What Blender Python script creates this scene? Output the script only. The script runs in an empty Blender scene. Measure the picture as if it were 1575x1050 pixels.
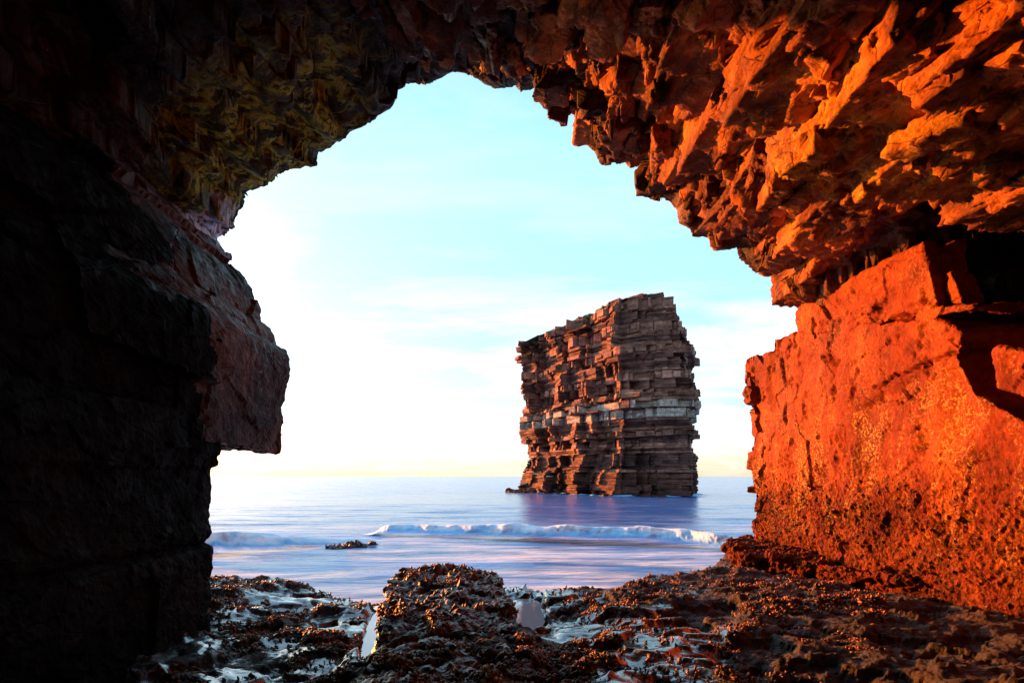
import bpy, math, random
import numpy as np
from mathutils import Vector, Matrix

random.seed(7)
rng = np.random.default_rng(7)
S = bpy.context.scene
COL = S.collection

# ------------------------------------------------------------------ camera
EYE = 3.0
F = 875.0
cam_d = bpy.data.cameras.new("camera")
cam = bpy.data.objects.new("camera", cam_d)
COL.objects.link(cam)
cam.location = (0, 0, EYE)
cam.rotation_euler = (math.pi / 2, 0, 0)
cam_d.sensor_width = 36
cam_d.lens = 20
cam_d.shift_y = 207 / 1575
cam_d.clip_start = 0.05
cam_d.clip_end = 30000
S.camera = cam

# ------------------------------------------------------------------ light
SUN_AZ = math.radians(55.5)      # left of the view axis
SUN_EL = math.radians(7)
sun_dir = Vector((-math.sin(SUN_AZ) * math.cos(SUN_EL), math.cos(SUN_AZ) * math.cos(SUN_EL), math.sin(SUN_EL)))
sd = bpy.data.lights.new("sun", 'SUN')
sd.energy = 5.0
sd.angle = math.radians(0.6)
sd.color = (1.0, 0.24, 0.02)
so = bpy.data.objects.new("sun", sd)
COL.objects.link(so)
so.rotation_euler = (-sun_dir).to_track_quat('-Z', 'Y').to_euler()
S.view_settings.view_transform = 'Standard'
S.view_settings.look = 'None'
S.view_settings.gamma = 1
S.view_settings.exposure = 2.0

W = bpy.data.worlds.new("World")
S.world = W
W.use_nodes = True
nt = W.node_tree
nt.nodes.clear()


def N(t, typ, loc=None, **kw):
    n = t.nodes.new(typ)
    for k, v in kw.items():
        setattr(n, k, v)
    return n


def setin(n, **kw):
    for k, v in kw.items():
        k2 = k.replace('_', ' ')
        n.inputs[k2 if k2 in n.inputs else k].default_value = v
    return n


def math_n(t, op, a, b=None, c=None, clamp=False):
    n = t.nodes.new('ShaderNodeMath')
    n.operation = op
    n.use_clamp = clamp
    for i, v in enumerate((a, b, c)):
        if v is None:
            continue
        if isinstance(v, (int, float)):
            n.inputs[i].default_value = v
        else:
            t.links.new(v, n.inputs[i])
    return n.outputs[0]


def ramp(t, fac, stops, interp='LINEAR'):
    n = t.nodes.new('ShaderNodeValToRGB')
    n.color_ramp.interpolation = interp
    e = n.color_ramp.elements
    while len(e) > 1:
        e.remove(e[-1])
    e[0].position = stops[0][0]
    c = stops[0][1]
    e[0].color = (*c, 1) if isinstance(c, tuple) else (c, c, c, 1)
    for p, c in stops[1:]:
        x = e.new(p)
        x.color = (*c, 1) if isinstance(c, tuple) else (c, c, c, 1)
    t.links.new(fac, n.inputs[0])
    return n.outputs[0]


def mix(t, fac, a, b, blend='MIX'):
    n = t.nodes.new('ShaderNodeMix')
    n.data_type = 'RGBA'
    n.blend_type = blend
    for idx, v in ((0, fac), (6, a), (7, b)):
        if isinstance(v, (int, float)):
            n.inputs[idx].default_value = v
        elif isinstance(v, tuple):
            n.inputs[idx].default_value = (*v, 1)
        else:
            t.links.new(v, n.inputs[idx])
    return n.outputs[2]


def noise_n(t, vec, scale, detail=4, rough=0.55, dist=0.0, out=0):
    n = t.nodes.new('ShaderNodeTexNoise')
    n.inputs['Scale'].default_value = scale
    n.inputs['Detail'].default_value = detail
    n.inputs['Roughness'].default_value = rough
    n.inputs['Distortion'].default_value = dist
    if vec is not None:
        t.links.new(vec, n.inputs['Vector'])
    return n.outputs[out]


def mapping(t, vec, scale=(1, 1, 1), rot=(0, 0, 0), loc=(0, 0, 0)):
    n = t.nodes.new('ShaderNodeMapping')
    n.inputs['Scale'].default_value = scale
    n.inputs['Rotation'].default_value = rot
    n.inputs['Location'].default_value = loc
    t.links.new(vec, n.inputs['Vector'])
    return n.outputs[0]


# sky: Nishita base, pale evening air near the horizon and thin high cloud
sky = N(nt, 'ShaderNodeTexSky', sky_type='NISHITA')
sky.sun_disc = False
sky.sun_elevation = SUN_EL
sky.sun_rotation = -SUN_AZ
sky.air_density = 1.0
sky.dust_density = 1.5
sky.ozone_density = 2.0
tc = N(nt, 'ShaderNodeTexCoord')
sep = N(nt, 'ShaderNodeSeparateXYZ')
nt.links.new(tc.outputs['Generated'], sep.inputs[0])
X, Y, Z = sep.outputs
base = ramp(nt, math_n(nt, 'MAXIMUM', Z, 0.0), [
    (0.0, (0.70, 0.64, 0.46)), (0.035, (0.64, 0.66, 0.60)), (0.10, (0.42, 0.62, 0.78)), (0.22, (0.36, 0.64, 0.80)),
    (0.45, (0.37, 0.74, 0.86)), (0.75, (0.24, 0.50, 0.66)), (1.0, (0.14, 0.28, 0.46))])
zz = math_n(nt, 'ADD', math_n(nt, 'MAXIMUM', Z, 0.0), 0.16)
cx = math_n(nt, 'DIVIDE', X, zz)
cy = math_n(nt, 'DIVIDE', Y, zz)
comb = N(nt, 'ShaderNodeCombineXYZ')
nt.links.new(cx, comb.inputs[0])
nt.links.new(cy, comb.inputs[1])
cl1 = noise_n(nt, mapping(nt, comb.outputs[0], (0.8, 1.0, 1), (0, 0, 0.5), (3.1, 1.7, 0)), 1.1, 7, 0.6, 0.5)
cloud = ramp(nt, cl1, [(0.47, 0.0), (0.55, 0.5), (0.64, 1.0)])
cl2 = noise_n(nt, mapping(nt, comb.outputs[0], (0.35, 1.4, 1), (0, 0, -0.3), (8.1, 2.7, 0)), 1.6, 6, 0.6, 0.3)
cloud2 = ramp(nt, cl2, [(0.5, 0.0), (0.7, 0.8)])
fade = ramp(nt, Z, [(0.0, 0.35), (0.05, 0.8), (0.28, 1.0), (0.42, 0.35), (0.8, 0.15)])
cmask = math_n(nt, 'MULTIPLY', math_n(nt, 'MAXIMUM', cloud, cloud2), fade)
withcl = mix(nt, cmask, base, (1.0, 0.93, 0.95))
# warm glow round the low sun, falling off with angle from it
dotn = N(nt, 'ShaderNodeVectorMath', operation='DOT_PRODUCT')
nt.links.new(tc.outputs['Generated'], dotn.inputs[0])
dotn.inputs[1].default_value = tuple(sun_dir)
glow = ramp(nt, dotn.outputs['Value'], [(0.5, 0.0), (0.85, 0.14), (1.0, 1.0)], 'EASE')
gl_h = ramp(nt, Z, [(0.0, 1.0), (0.30, 0.45), (0.7, 0.0)])
gm = math_n(nt, 'MULTIPLY', glow, gl_h)
tot = mix(nt, gm, withcl, (1.35, 1.02, 0.72))
bg1 = N(nt, 'ShaderNodeBackground')
nt.links.new(tot, bg1.inputs[0])
bg1.inputs[1].default_value = 0.27
bg2 = N(nt, 'ShaderNodeBackground')
nt.links.new(sky.outputs[0], bg2.inputs[0])
bg2.inputs[1].default_value = 0.05
addw = N(nt, 'ShaderNodeAddShader')
nt.links.new(bg1.outputs[0], addw.inputs[0])
nt.links.new(bg2.outputs[0], addw.inputs[1])
wo = N(nt, 'ShaderNodeOutputWorld')
nt.links.new(addw.outputs[0], wo.inputs[0])

S.cycles.max_bounces = 6
S.cycles.diffuse_bounces = 1
S.cycles.glossy_bounces = 3
S.cycles.sample_clamp_indirect = 4
S.cycles.use_denoising = True

# ------------------------------------------------------------------ noise in numpy
_perm = np.random.default_rng(11).permutation(256)
PERM = np.concatenate([_perm, _perm, _perm])
GR = np.random.default_rng(12).normal(size=(256, 3))
GR /= np.linalg.norm(GR, axis=1)[:, None]


def hsh(i, j, k):
    return PERM[(PERM[(PERM[i & 255] + j) & 255] + k) & 255]


def perlin(P):
    P = np.asarray(P, float)
    i = np.floor(P).astype(int)
    f = P - i
    u = f * f * f * (f * (f * 6 - 15) + 10)
    out = 0
    for dx in (0, 1):
        for dy in (0, 1):
            for dz in (0, 1):
                g = GR[hsh(i[:, 0] + dx, i[:, 1] + dy, i[:, 2] + dz)]
                d = g[:, 0] * (f[:, 0] - dx) + g[:, 1] * (f[:, 1] - dy) + g[:, 2] * (f[:, 2] - dz)
                w = (u[:, 0] if dx else 1 - u[:, 0]) * (u[:, 1] if dy else 1 - u[:, 1]) * (u[:, 2] if dz else 1 - u[:, 2])
                out = out + w * d
    return out * 1.5


def fbm(P, sc, oct=4, gain=0.5, seed=0):
    P = np.asarray(P, float) * sc + seed * 17.31
    a, o = 1.0, 0
    for k in range(oct):
        o = o + a * perlin(P)
        P = P * 2.03 + 5.1
        a *= gain
    return o


RND = np.random.default_rng(13).random((256, 8))


def facet(P, cell, tilt=1.0, seed=0, rot=None):
    """broken-rock displacement: every Voronoi cell is a plane with its own offset and tilt.
    returns offset (-1..1), border distance F2-F1 in cells"""
    Q = np.asarray(P, float)
    if rot is not None:
        Q = Q @ np.array(rot.to_3x3()).T
    Q = Q / np.asarray(cell, float) + seed * 7.77
    i0 = np.floor(Q).astype(int)
    b1 = np.full(len(Q), 1e9)
    b2 = np.full(len(Q), 1e9)
    val = np.zeros(len(Q))
    for dx in (-1, 0, 1):
        for dy in (-1, 0, 1):
            for dz in (-1, 0, 1):
                c = i0 + (dx, dy, dz)
                h = hsh(c[:, 0], c[:, 1], c[:, 2])
                r = RND[h]
                s = c + 0.1 + 0.8 * r[:, :3]
                dv = Q - s
                d = (dv * dv).sum(1)
                near = d < b1
                b2 = np.where(near, b1, np.minimum(b2, d))
                b1 = np.where(near, d, b1)
                v = (r[:, 3] * 2 - 1) + tilt * (dv * (r[:, 4:7] * 2 - 1)).sum(1)
                val = np.where(near, v, val)
    return val, np.sqrt(b2) - np.sqrt(b1)


# ------------------------------------------------------------------ mesh helpers
def mesh_from(name, V, Fc, mat=None, smooth=False):
    me = bpy.data.meshes.new(name)
    V = np.asarray(V, np.float32)
    if isinstance(Fc, np.ndarray):
        n, k = Fc.shape
        me.vertices.add(len(V))
        me.vertices.foreach_set("co", V.ravel())
        me.loops.add(n * k)
        me.loops.foreach_set("vertex_index", Fc.astype(np.int32).ravel())
        me.polygons.add(n)
        me.polygons.foreach_set("loop_start", np.arange(0, n * k, k, dtype=np.int32))
        me.update(calc_edges=True)
    else:
        me.from_pydata(V.tolist(), [], Fc)
        me.update()
    if smooth:
        me.polygons.foreach_set("use_smooth", np.ones(len(me.polygons), bool))
    if mat:
        me.materials.append(mat)
    return me


def link(name, me, parent=None, loc=None):
    o = bpy.data.objects.new(name, me)
    COL.objects.link(o)
    if parent:
        o.parent = parent
    if loc is not None:
        o.location = loc
    return o


def tag(o, label=None, cat=None, group=None, kind=None):
    for k, v in (("label", label), ("category", cat), ("group", group), ("kind", kind)):
        if v:
            o[k] = v
    return o


def coords(me):
    a = np.empty(len(me.vertices) * 3, np.float32)
    me.vertices.foreach_get("co", a)
    return a.reshape(-1, 3).astype(float)


def normals(me):
    a = np.empty(len(me.vertices) * 3, np.float32)
    me.vertices.foreach_get("normal", a)
    return a.reshape(-1, 3).astype(float)


def setco(me, V):
    me.vertices.foreach_set("co", np.asarray(V, np.float32).ravel())
    me.update()


def attr(me, name, vals):
    a = me.attributes.new(name, 'FLOAT', 'POINT')
    a.data.foreach_set("value", np.asarray(vals, np.float32))


def U(px, py, d):
    return np.array(((px - 787.5) / F * d, d, EYE + (732 - py) / F * d))


def grid_faces(nu, nv, wrap=False):
    """vertex index = u*nv+v"""
    a = np.arange(nu if wrap else nu - 1)
    b = np.arange(nv - 1)
    A, B = np.meshgrid(a, b, indexing='ij')
    A2 = (A + 1) % nu
    return np.stack([(A * nv + B), (A2 * nv + B), (A2 * nv + B + 1), (A * nv + B + 1)], -1).reshape(-1, 4)


def remesh(V, Fc, vox):
    me = bpy.data.meshes.new("tmp")
    me.from_pydata([tuple(v) for v in V], [], Fc)
    me.update()
    o = bpy.data.objects.new("tmp", me)
    COL.objects.link(o)
    m = o.modifiers.new("r", 'REMESH')
    m.mode = 'VOXEL'
    m.voxel_size = vox
    dg = bpy.context.evaluated_depsgraph_get()
    dg.update()
    out = bpy.data.meshes.new_from_object(o.evaluated_get(dg))
    bpy.data.objects.remove(o)
    bpy.data.meshes.remove(me)
    return out


def prism(poly, a0, a1, axis, vox, skew=(0, 0), taper=1.0):
    """closed polygon (2-D) pushed along an axis (0 x, 1 y, 2 z) from a0 to a1, remeshed evenly"""
    n = len(poly)
    V = []
    c = np.mean(np.array(poly), 0)
    for k, a in enumerate((a0, a1)):
        for p, q in poly:
            if k:
                p = c[0] + (p - c[0]) * taper + skew[0]
                q = c[1] + (q - c[1]) * taper + skew[1]
            V.append({0: (a, p, q), 1: (p, a, q), 2: (p, q, a)}[axis])
    Fc = [tuple(range(n)), tuple(range(2 * n - 1, n - 1, -1))]
    for i in range(n):
        j = (i + 1) % n
        Fc.append((i, i + n, j + n, j))
    return remesh(V, Fc, vox)


R1 = Matrix.Rotation(0.5, 4, 'Z') @ Matrix.Rotation(0.35, 4, 'X')
R2 = Matrix.Rotation(-0.4, 4, 'Y') @ Matrix.Rotation(0.3, 4, 'Z')


def rockify(me, big=0.12, bigc=(0.9, 1.6, 0.5), mid=0.04, midc=(0.3, 0.45, 0.2), small=0.012, rough=0.01, seed=0, crack=0.02, mask=None, lump=0.0):
    P = coords(me)
    Nn = normals(me)
    f1, e1 = facet(P, bigc, 1.0, seed, R1)
    f2, e2 = facet(P, midc, 1.0, seed + 3, R2)
    f3, e3 = facet(P, (0.10, 0.12, 0.07), 1.0, seed + 5)
    d = big * f1 + mid * f2 + small * f3
    d -= crack * np.clip(1 - e1 * 14, 0, 1)
    d += rough * fbm(P, 9, 4, 0.6, seed)
    if lump:
        d += lump
    if mask is not None:
        d = d * mask(P)
    V = P + Nn * d[:, None]
    setco(me, V)
    return me


# ------------------------------------------------------------------ materials
def new_mat(name):
    m = bpy.data.materials.new(name)
    m.use_nodes = True
    t = m.node_tree
    b = t.nodes['Principled BSDF']
    return m, t, b


def pos(t):
    return t.nodes.new('ShaderNodeNewGeometry').outputs['Position']


def bump(t, h, strength, dist, nrm=None):
    n = t.nodes.new('ShaderNodeBump')
    n.inputs['Strength'].default_value = strength
    n.inputs['Distance'].default_value = dist
    t.links.new(h, n.inputs['Height'])
    if nrm is not None:
        t.links.new(nrm, n.inputs['Normal'])
    return n.outputs[0]


def voro(t, vec, scale, feat='F1', out='Distance', rnd=1.0):
    n = t.nodes.new('ShaderNodeTexVoronoi')
    n.feature = feat
    n.inputs['Scale'].default_value = scale
    n.inputs['Randomness'].default_value = rnd
    t.links.new(vec, n.inputs['Vector'])
    return n.outputs[out]


def rock_mat(name, dark, midc, light, lichen=None, lichen_amt=0.62, sc=1.0, rough=(0.55, 0.9), bumpd=0.02, wetz=None, strata=0.0,
             green=None, white=None, pores=0.5, coat=0.0, spec=0.1, zone=None, crk=0.75):
    m, t, b = new_mat(name)
    p = pos(t)
    n1 = noise_n(t, p, 0.7 * sc, 8, 0.62, 0.6)
    col = ramp(t, n1, [(0.33, dark), (0.5, midc), (0.68, light)])
    n2 = noise_n(t, p, 6 * sc, 8, 0.7, 0.4)
    v = ramp(t, n2, [(0.3, 0.45), (0.5, 0.9), (0.72, 1.45)])
    col = mix(t, 1.0, col, v, 'MULTIPLY')
    if strata:
        ns = noise_n(t, mapping(t, p, (0.4, 0.4, 9 * sc)), 1.0, 6, 0.65)
        col = mix(t, strata, col, ramp(t, ns, [(0.35, 0.3), (0.5, 1.0), (0.65, 1.5)]), 'MULTIPLY')
    # fine cracks
    cr = voro(t, mapping(t, mix(t, 0.25, p, noise_n(t, p, 1.5, 3, 0.5, 0, 1), 'ADD'), (1.1, 0.7, 1.7)), 1.3 * sc, 'DISTANCE_TO_EDGE')
    crm = ramp(t, cr, [(0.0, 0.35), (0.018, 1.0)])
    col = mix(t, crk, col, crm, 'MULTIPLY')
    if zone:  # darker left, brighter right: shade and sun of the roof put into its colour
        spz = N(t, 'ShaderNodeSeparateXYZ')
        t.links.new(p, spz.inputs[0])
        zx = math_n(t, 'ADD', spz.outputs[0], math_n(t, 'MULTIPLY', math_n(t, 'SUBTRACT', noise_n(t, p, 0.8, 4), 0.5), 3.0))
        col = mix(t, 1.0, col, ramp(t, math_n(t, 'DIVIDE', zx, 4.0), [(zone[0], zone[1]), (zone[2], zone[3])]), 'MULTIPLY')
    if lichen:
        nl = noise_n(t, p, 3.2 * sc, 9, 0.75, 0.8)
        lm = ramp(t, nl, [(lichen_amt, 0.0), (lichen_amt + 0.06, 1.0)])
        col = mix(t, lm, col, lichen)
    if green:
        # algae: (colour, centre, radius)
        gc, cen, rad = green
        dn = N(t, 'ShaderNodeVectorMath', operation='DISTANCE')
        t.links.new(p, dn.inputs[0])
        dn.inputs[1].default_value = cen
        gm_ = ramp(t, math_n(t, 'DIVIDE', dn.outputs['Value'], rad), [(0.45, 1.0), (1.0, 0.0)])
        ng = noise_n(t, p, 2.6, 7, 0.7, 1.0)
        vein = ramp(t, math_n(t, 'ABSOLUTE', math_n(t, 'SUBTRACT', noise_n(t, p, 1.5, 6, 0.6, 0.8), 0.5)), [(0.0, 1.0), (0.035, 0.0)])
        ng = math_n(t, 'ADD', vein, ramp(t, ng, [(0.48, 0.05), (0.62, 0.6)]), clamp=True)
        gm_ = math_n(t, 'MULTIPLY', gm_, ng)
        col = mix(t, gm_, col, gc)
    if white:
        wc, cen, rad = white
        dn = N(t, 'ShaderNodeVectorMath', operation='DISTANCE')
        t.links.new(p, dn.inputs[0])
        dn.inputs[1].default_value = cen
        wm = ramp(t, math_n(t, 'DIVIDE', dn.outputs['Value'], rad), [(0.5, 1.0), (1.0, 0.0)])
        nw = noise_n(t, mapping(t, p, (4, 4, 1.0)), 2.5, 6, 0.7, 0.5)
        wm = math_n(t, 'MULTIPLY', wm, ramp(t, nw, [(0.44, 0.0), (0.52, 1.0)]))
        col = mix(t, wm, col, wc)
    t.links.new(col, b.inputs['Base Color'])
    r = ramp(t, noise_n(t, p, 4 * sc, 4, 0.6), [(0.35, rough[0]), (0.65, rough[1])])
    t.links.new(r, b.inputs['Roughness'])
    b.inputs['Specular IOR Level'].default_value = spec
    hb = noise_n(t, p, 14 * sc, 10, 0.72, 0.3)
    nb = bump(t, hb, 0.9, bumpd)
    hv = voro(t, mapping(t, p, (1, 1, 1.4)), 22 * sc, 'F1')
    nb = bump(t, hv, pores, bumpd * 0.6, nb)
    nb = bump(t, crm, 0.8, 0.02, nb)
    t.links.new(nb, b.inputs['Normal'])
    if coat:
        b.inputs['Coat Weight'].default_value = coat
        b.inputs['Coat Roughness'].default_value = 0.25
    return m


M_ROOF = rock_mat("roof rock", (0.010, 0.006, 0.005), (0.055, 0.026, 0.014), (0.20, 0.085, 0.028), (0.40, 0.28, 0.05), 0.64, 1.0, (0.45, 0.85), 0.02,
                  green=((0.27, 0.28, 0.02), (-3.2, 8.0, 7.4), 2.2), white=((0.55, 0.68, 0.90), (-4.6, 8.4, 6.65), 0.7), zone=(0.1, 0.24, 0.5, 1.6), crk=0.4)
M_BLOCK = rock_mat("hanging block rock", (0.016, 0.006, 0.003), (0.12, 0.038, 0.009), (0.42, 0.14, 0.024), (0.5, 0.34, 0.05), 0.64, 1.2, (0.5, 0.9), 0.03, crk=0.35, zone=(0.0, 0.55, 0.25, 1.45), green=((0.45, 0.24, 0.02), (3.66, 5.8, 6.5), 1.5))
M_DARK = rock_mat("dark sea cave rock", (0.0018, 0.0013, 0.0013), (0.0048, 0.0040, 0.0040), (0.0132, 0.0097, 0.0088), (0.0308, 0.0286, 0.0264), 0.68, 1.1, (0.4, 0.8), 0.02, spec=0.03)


def wall_mat():
    """tide-worn wall: smooth rusty stone above, barnacled and pitted below, pale barnacle scatter between"""
    m, t, b = new_mat("barnacled wall rock")
    p = pos(t)
    sp = N(t, 'ShaderNodeSeparateXYZ')
    t.links.new(p, sp.inputs[0])
    n1 = noise_n(t, p, 0.9, 8, 0.62, 0.6)
    col = ramp(t, n1, [(0.32, (0.09, 0.013, 0.002)), (0.5, (0.17, 0.028, 0.004)), (0.66, (0.27, 0.062, 0.007))])
    col = mix(t, 1.0, col, ramp(t, noise_n(t, p, 9, 8, 0.75), [(0.3, 0.45), (0.5, 0.95), (0.72, 1.3)]), 'MULTIPLY')
    zz_ = math_n(t, 'ADD', sp.outputs[2], math_n(t, 'MULTIPLY', math_n(t, 'SUBTRACT', noise_n(t, p, 0.8, 3), 0.5), 1.6))
    low = ramp(t, math_n(t, 'DIVIDE', zz_, 6.0), [(0.42, 1.0), (0.56, 0.0)])
    # dark holes between the mussels low down
    vd = voro(t, mapping(t, mix(t, 0.12, p, noise_n(t, p, 6, 3, 0.5, 0, 1), 'ADD'), (1, 1, 0.8)), 17, 'F1')
    holes = ramp(t, vd, [(0.28, 1.15), (0.62, 0.22)])
    nn = ramp(t, noise_n(t, p, 5, 5, 0.7), [(0.38, 0.2), (0.6, 1.0)])
    hm = math_n(t, 'MULTIPLY', low, nn)
    col = mix(t, hm, col, mix(t, 1.0, col, holes, 'MULTIPLY'))
    # yellow-white barnacles in drifts
    band = ramp(t, math_n(t, 'DIVIDE', zz_, 6.0), [(0.30, 0.15), (0.42, 1.0), (0.58, 0.9), (0.75, 0.35), (0.95, 0.3)])
    drift = ramp(t, noise_n(t, mapping(t, p, (1, 1, 0.55)), 1.7, 6, 0.7, 0.6), [(0.45, 0.0), (0.58, 1.0)])
    spk = ramp(t, noise_n(t, p, 24, 5, 0.75), [(0.52, 0.0), (0.57, 1.0)])
    bm = math_n(t, 'MULTIPLY', math_n(t, 'MULTIPLY', band, drift), spk)
    col = mix(t, math_n(t, 'MULTIPLY', bm, 0.8), col, (0.45, 0.30, 0.07))
    spk2 = ramp(t, noise_n(t, p, 34, 4, 0.7), [(0.64, 0.0), (0.68, 1.0)])
    col = mix(t, math_n(t, 'MULTIPLY', spk2, 0.6), col, (0.36, 0.22, 0.05))
    cr = voro(t, mapping(t, mix(t, 0.35, p, noise_n(t, p, 1.2, 4, 0.6, 0, 1), 'ADD'), (1, 0.45, 0.9)), 0.55, 'DISTANCE_TO_EDGE')
    crm = ramp(t, cr, [(0.0, 0.2), (0.006, 1.0)])
    ckn = ramp(t, noise_n(t, p, 1.1, 2), [(0.52, 0.0), (0.6, 0.8)])
    col = mix(t, ckn, col, mix(t, 1.0, col, crm, 'MULTIPLY'))
    t.links.new(col, b.inputs['Base Color'])
    b.inputs['Roughness'].default_value = 0.75
    b.inputs['Specular IOR Level'].default_value = 0.12
    nb = bump(t, noise_n(t, p, 16, 10, 0.75, 0.2), 0.8, 0.016)
    lowh = math_n(t, 'MULTIPLY', math_n(t, 'SUBTRACT', 1.0, vd), hm)
    nb = bump(t, lowh, 1.0, 0.05, nb)
    nb = bump(t, math_n(t, 'MULTIPLY', noise_n(t, p, 40, 4, 0.7), math_n(t, 'ADD', math_n(t, 'MULTIPLY', low, 0.8), 0.2)), 0.9, 0.012, nb)
    t.links.new(nb, b.inputs['Normal'])
    return m


M_WALL = wall_mat()

M_ST = [
    rock_mat("stack shale", (0.0513, 0.0270, 0.0255), (0.1140, 0.0599, 0.0546), (0.2052, 0.0999, 0.0802), None, 0.6, 0.14, (0.6, 0.9), 0.12, strata=0.9),
    rock_mat("stack sandstone", (0.1255, 0.0635, 0.0481), (0.2509, 0.1311, 0.1003), (0.4015, 0.2113, 0.1602), (0.5019, 0.3041, 0.2084), 0.68, 0.2, (0.6, 0.9), 0.12, strata=0.8),
    rock_mat("stack pale sandstone", (0.2085, 0.1800, 0.1561), (0.3689, 0.3299, 0.2927), (0.5774, 0.5250, 0.4553), (0.2085, 0.1126, 0.0586), 0.54, 0.35, (0.6, 0.9), 0.1, strata=0.8),
    rock_mat("stack wet foot", (0.0441, 0.0221, 0.0201), (0.1129, 0.0506, 0.0402), (0.2131, 0.0929, 0.0640), None, 0.6, 0.2, (0.45, 0.8), 0.12, strata=0.9),
]


def simple_mat(name, c, rough=0.8, var=0.5, sc=3.0, bd=0.02):
    m, t, b = new_mat(name)
    p = pos(t)
    v = ramp(t, noise_n(t, p, sc, 6, 0.7), [(0.3, 1 - var), (0.7, 1 + var)])
    t.links.new(mix(t, 1.0, c, v, 'MULTIPLY'), b.inputs['Base Color'])
    b.inputs['Roughness'].default_value = rough
    t.links.new(bump(t, noise_n(t, p, sc * 4, 5, 0.7), 0.8, bd), b.inputs['Normal'])
    return m


M_GRASS = simple_mat("clifftop grass", (0.07, 0.11, 0.025), 0.9, 0.5, 1.0, 0.15)


def shelf_mat():
    """wave-cut shelf: dark rock under weed and mussels, wet films of water lying in the low flats"""
    m, t, b = new_mat("wet shore rock")
    p = pos(t)
    n1 = noise_n(t, p, 2.2, 8, 0.68, 0.5)
    col = ramp(t, n1, [(0.32, (0.007, 0.006, 0.007)), (0.5, (0.025, 0.016, 0.014)), (0.7, (0.045, 0.020, 0.013))])
    col = mix(t, 1.0, col, ramp(t, noise_n(t, p, 22, 7, 0.75), [(0.3, 0.3), (0.5, 0.9), (0.7, 1.7)]), 'MULTIPLY')
    a = N(t, 'ShaderNodeAttribute', attribute_name='wet')
    wn = noise_n(t, p, 5.0, 6, 0.72, 0.4)
    w = math_n(t, 'ADD', a.outputs['Fac'], math_n(t, 'MULTIPLY', math_n(t, 'SUBTRACT', wn, 0.5), 1.9))
    wet = ramp(t, w, [(0.42, 0.0), (0.62, 1.0)])
    # barnacle speckle
    sp = ramp(t, noise_n(t, p, 55, 3, 0.7), [(0.66, 0.0), (0.72, 1.0)])
    col = mix(t, math_n(t, 'MULTIPLY', sp, 0.35), col, (0.40, 0.34, 0.32))
    # pale patches in the wet hollows: salt foam plus painted sky sheen
    fo = math_n(t, 'MULTIPLY', wet, ramp(t, noise_n(t, p, 11, 6, 0.7, 0.5), [(0.52, 0.0), (0.66, 0.6)]))
    col = mix(t, fo, col, (0.50, 0.60, 0.80))
    t.links.new(col, b.inputs['Base Color'])
    r = mix(t, wet, ramp(t, n1, [(0.35, 0.55), (0.65, 0.85)]), (0.16, 0.16, 0.16))
    t.links.new(r, b.inputs['Roughness'])
    b.inputs['Specular IOR Level'].default_value = 0.6
    t.links.new(math_n(t, 'MULTIPLY', wet, 1.0), b.inputs['Coat Weight'])
    b.inputs['Coat IOR'].default_value = 2.4
    b.inputs['Coat Roughness'].default_value = 0.12
    hb = noise_n(t, p, 26, 9, 0.75, 0.3)
    st = math_n(t, 'SUBTRACT', 1.0, math_n(t, 'MULTIPLY', wet, 0.75))
    nb = bump(t, math_n(t, 'MULTIPLY', hb, st), 1.0, 0.03)
    nb = bump(t, math_n(t, 'MULTIPLY', voro(t, p, 30), st), 0.8, 0.015, nb)
    t.links.new(nb, b.inputs['Normal'])
    return m


M_SHELF = shelf_mat()
M_OUT = rock_mat("weedy outcrop rock", (0.008, 0.006, 0.007), (0.07, 0.030, 0.015), (0.26, 0.09, 0.028), (0.26, 0.30, 0.42), 0.60, 2.2, (0.25, 0.6), 0.02, coat=0.45, spec=0.5)


def mussel_mat():
    m, t, b = new_mat("mussels and weed")
    p = pos(t)
    c = ramp(t, noise_n(t, p, 7, 6, 0.7), [(0.36, (0.006, 0.006, 0.008)), (0.46, (0.07, 0.026, 0.010)), (0.57, (0.38, 0.13, 0.03))])
    t.links.new(c, b.inputs['Base Color'])
    b.inputs['Roughness'].default_value = 0.42
    t.links.new(bump(t, noise_n(t, p, 60, 4, 0.7), 0.7, 0.01), b.inputs['Normal'])
    return m


M_MUS = mussel_mat()


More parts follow.
